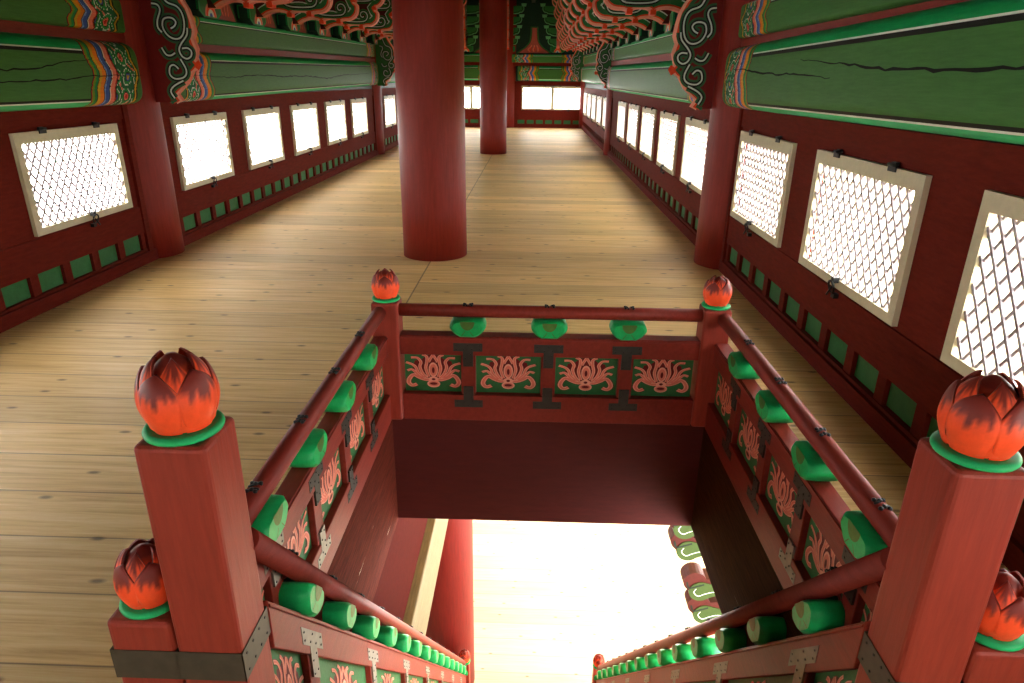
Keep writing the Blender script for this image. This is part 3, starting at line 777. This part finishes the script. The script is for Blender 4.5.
def clip_mesh():
    m = MB(); r = .0345
    for x in (-.012, .012):
        pts = [(x+.006*math.sin(4*t), r*math.cos(t), r*math.sin(t)) for t in [math.radians(60+60*i/10) for i in range(11)]]
        m.tube(pts, .0035, 0, 6)
    for x in (-.02, .02):
        for t in (70, 90, 110): m.lathe([(0, -.005), (.0065, -.002), (.0065, .004), (0, .007)], (x*(1-.3*(t == 90)), r*math.cos(math.radians(t)), r*math.sin(math.radians(t))), 8)
    return m.mesh('handrail_clip', ['iron'])
CLIP = clip_mesh()
def railing(label, org, A, B, L, stiles, sups, k=0, vs=1.0, plate='darksteel', plates_light=(), zlow=-.1, hc=.507, ends=(True, True), railmat='red', bt=.034, ft=.03):
    A = Vector(A); B = Vector(B); O = Vector(org)
    root = thing('railing', label, 'railing', org)
    P = lambda a, b_, c: tuple(A*a+B*b_+Vector((0, 0, c*vs+k*a)))
    m = MB(); m.box(0, L, -bt, ft, .276, .382, P); m.box(0, L, ft, ft+.006, .368, .376, P); build(m, 'top_rail', railmat, root, bevel=.004)
    m = MB(); m.box(0, L, -bt, ft, zlow, .051, P); build(m, 'bottom_rail', railmat, root, bevel=.004)
    m = MB(); m.tube([P(0, 0, hc), P(L*.33, 0, hc), P(L*.66, 0, hc), P(L, 0, hc)], .033, 0, 20); build(m, 'handrail', railmat, root)
    edges = ([0.0] if ends[0] else [])+list(stiles)+([L] if ends[1] else [])
    for e in stiles:
        m = MB(); m.box(e-.038, e+.038, -bt, ft-.006, .051, .276, P); build(m, 'stile', railmat, root, bevel=.003)
    for e0, e1 in zip(edges[:-1], edges[1:]):
        a0 = e0+(.038 if e0 in stiles else 0.012); a1 = e1-(.038 if e1 in stiles else 0.012)
        if a1-a0 < .08: continue
        m = MB(); rec = min(0, ft-.03)
        m.box(a0, a1, -.024, rec, .051, .276, P, 0)
        cx = (a0+a1)/2; hw = min(.150, (a1-a0)/2); hh = .106
        PM = lambda u, t, v: P(cx+u*hw*1.04, t, .1635+v*hh*.99)
        lotus_motif(m, PM, rec+.0012)
        build(m, 'lotus_panel', ['panelgreen', 'wine', 'palepink', 'pink'], root)
    th = math.atan(k)
    rot = Matrix((A, B, Vector((0, 0, 1)))).transposed()
    if rot.determinant() < 0: rot = Matrix((A, -B, Vector((0, 0, 1)))).transposed()
    R = rot.to_4x4() @ Matrix.Rotation(-th, 4, 'Y')
    for s in sups:
        o = link('lotus_support', LSUP, root); o.matrix_local = Matrix.Translation(Vector(P(s, 0, .379))) @ R
        o = link('handrail_clip', CLIP, root); o.matrix_local = Matrix.Translation(Vector(P(s, 0, hc))) @ R
    for i, e in enumerate(stiles):
        for up in (1, 0):
            m = MB(); f = ft+.0015
            if up: pl = [(-.075, .345), (.075, .345), (.075, .300), (.026, .300), (.026, .215), (-.026, .215), (-.026, .300), (-.075, .300)]
            else: pl = [(-.075, -.020), (.075, -.020), (.075, .022), (.026, .022), (.026, .10), (-.026, .10), (-.026, .022), (-.075, .022)]
            m.prism([(e+u, v) for u, v in pl], f-.009, f, lambda u, t, v: P(u, t, v), 0)
            mat = 'steel' if (up, i) in plates_light else plate
            n = m
            for (u, v) in ((-.06, .333), (-.06, .312), (.06, .333), (.06, .312), (0, .335), (-.02, .312), (.02, .312), (.014, .285), (-.014, .262), (.014, .24), (-.014, .225)):
                if not up: v = .325-v
                p0 = P(e+u, f, v); p1 = P(e+u, f+.002, v); n.tube([p0, p1], .0035, 1, 6)
            build(m, 'tee_plate', [mat, 'iron'], root)
    return root
# level railings round the stair opening
railing('level red railing with four lotus panels along the far side of the stair opening', (-.665, 3.21, 0), (1, 0, 0), (0, -1, 0), 1.53, (.35, .765, 1.165), (.35, .765, 1.165), zlow=-.1, bt=.036, ft=.04)
sst = (.20, .60, 1.0, 1.405)
railing('level red railing with lotus panels along the left side of the stair opening', (-.757, 1.356, 0), (0, 1, 0), (1, 0, 0), 1.793, sst, sst, plates_light=((0, 0), (0, 1), (1, 0)))
railing('level red railing with lotus panels along the right side of the stair opening', (.965, 1.356, 0), (0, 1, 0), (-1, 0, 0), 1.793, sst, sst, plates_light=((0, 0), (0, 1)))
# sloping stair railings
ks = -1.165; vs_ = 1.53
zst = .52-.507*vs_
sup = [.225+.312*i for i in range(15)]; stl = [.255+.64*i for i in range(7)]
lt = tuple((u, i) for u in (0, 1) for i in range(7))
railing('sloping red stair railing with green lotus blocks going down on the left', (-.70, 1.356, zst), (0, 1, 0), (1, 0, 0), 4.57, stl, sup, ks, vs_, plates_light=lt, zlow=-.08, bt=.025)
railing('sloping red stair railing with green lotus blocks going down on the right', (.905, 1.356, zst-.005), (0, 1, 0), (-1, 0, 0), 4.57, stl, sup, ks, vs_, plates_light=lt, zlow=-.08, bt=.025)

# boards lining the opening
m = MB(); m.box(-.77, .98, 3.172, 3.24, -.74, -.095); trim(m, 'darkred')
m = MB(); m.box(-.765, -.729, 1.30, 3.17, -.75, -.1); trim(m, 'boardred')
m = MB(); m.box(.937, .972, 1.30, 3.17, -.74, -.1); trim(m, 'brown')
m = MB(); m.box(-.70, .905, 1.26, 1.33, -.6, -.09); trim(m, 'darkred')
# girder and rail of the lower storey, on the column line
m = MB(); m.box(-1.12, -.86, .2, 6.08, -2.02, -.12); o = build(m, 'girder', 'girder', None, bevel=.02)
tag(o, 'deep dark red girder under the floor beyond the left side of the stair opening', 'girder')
m = MB(); m.box(-.90, -.80, .2, 6.06, -2.66, -2.06); o = build(m, 'timber_beam', 'shadetimber', None, bevel=.012)
tag(o, 'bare pale timber beam beside the lower red column, below the stair opening', 'beam')

m = MB(); m.box(XL-.1, XL, -1, 16, ZG, -.1); struct(m, 'wall_lower_left', 'wallred')  # added wall, blocks sky light from the side to darken the stair opening
m = MB(); m.box(XL, 2.6, -1.1, -1, ZG, -.1); struct(m, 'wall_lower_back', 'wallred')  # made-up closure behind the stairs, cuts light reaching the far fascia
m = MB(); m.box(-6, XL-.12, -4, 31, -.42, -.3); m.box(XR+.12, 15, -4, 31, -.42, -.3); m.box(XL-.12, XR+.12, YF+.2, 31, -.42, -.3); struct(m, 'sky_blocker_eave', 'timber')  # invented eave slab, holds the high sky off the lower deck
# ------------------------------------------------------------------ the stairs themselves
st = thing('staircase', 'steep wooden staircase descending between the two sloping railings', 'stairs', (0, 0, ZG))
ns = 20; run = 4.6/ns; rs = -ZG/ns
for i in range(ns-1):
    m = MB(); z = -(i+1)*rs-ZG; y = 1.36+i*run
    m.box(-.65, .86, y-.03, y+run+.01, z-.045, z); build(m, 'tread', 'timber', st, bevel=.006)
for x in (-.69, .86):
    m = MB()
    pl = [(1.33, -.15), (1.33, -.75), (5.75, ZG), (5.98, ZG), (5.98, ZG+.1)]
    m.prism([(u, v-ZG) for u, v in pl], x, x+.04, lambda u, t, v: (t, u, v)); build(m, 'stringer', 'red', st)

# ---------------------------------------------------------------- scrolled beam ends of the lower storey
def beam_end(x, y, z, label):
    r = thing('scrolled_beam_end', label, 'beam end', (x, y, z))
    P = lambda u, t, v: (u, t, v)
    arc = lambda cx, cy, q, a0, a1, n=14: [(cx+q*math.cos(math.radians(a0+(a1-a0)*i/n)), cy+q*math.sin(math.radians(a0+(a1-a0)*i/n))) for i in range(n+1)]
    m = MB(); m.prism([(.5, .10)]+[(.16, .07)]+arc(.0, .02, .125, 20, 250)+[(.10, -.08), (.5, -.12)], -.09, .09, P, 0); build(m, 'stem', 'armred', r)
    m = MB(); m.prism([(.5, -.02), (.25, -.02)]+arc(.07, -.10, .125, 75, 315)+[(.25, -.15), (.5, -.17)], -.10, .10, P, 0); build(m, 'green_volute', 'disc', r)
    m = MB(); m.ribbon(smooth_pts([(.02, -.06), (.0, -.11), (.05, -.16), (.12, -.13), (.22, -.10), (.4, -.11)], 4), .010, P, -.1015, 0); m.ribbon(smooth_pts([(-.09, .03), (-.06, -.05), (.02, -.03), (.1, .0)], 4), .02, P, -.1018, 1); build(m, 'white_swirl', ['white', 'blackp'], r)
beam_end(1.62, 6.0, -2.70, 'scrolled red and green beam end beyond the right stair board, uppermost')
beam_end(1.68, 6.0, -2.98, 'scrolled red and green beam end beyond the right stair board, second from top')
beam_end(1.87, 6.0, -3.52, 'scrolled red and green beam end beyond the right stair board, third from top')
beam_end(1.95, 6.0, -3.84, 'scrolled red and green beam end beyond the right stair board, lowest')

# ------------------------------------------------------------------ light: bright overcast sky
w = bpy.data.worlds.new('sky'); S.world = w; w.use_nodes = True
bg = w.node_tree.nodes['Background']; bg.inputs[0].default_value = (1, .975, .92, 1); bg.inputs[1].default_value = 20.0

# ------------------------------------------------------------------ camera
F = 667.1; pi_, ya, ro = .3728424, .02796021, .011069
f = Vector((-math.sin(ya)*math.cos(pi_), math.cos(ya)*math.cos(pi_), -math.sin(pi_)))
r = Vector((math.cos(ya), math.sin(ya), 0)); u = r.cross(f)
r2 = r*math.cos(ro)+u*math.sin(ro); u2 = u*math.cos(ro)-r*math.sin(ro)
cam = bpy.data.cameras.new('camera'); co = bpy.data.objects.new('camera', cam); C.objects.link(co)
cam.sensor_width = 36; cam.lens = F*36/1024; cam.clip_start = .02; cam.clip_end = 200
co.matrix_world = Matrix.Translation((0, 0, 1.6)) @ Matrix((r2, u2, -f)).transposed().to_4x4()
S.camera = co
S.view_settings.view_transform = 'Standard'; S.view_settings.look = 'None'; S.view_settings.gamma = 1; S.view_settings.exposure = 0
S.view_settings.use_curve_mapping = False
S.cycles.max_bounces = 10; S.cycles.diffuse_bounces = 6; S.cycles.use_denoising = True
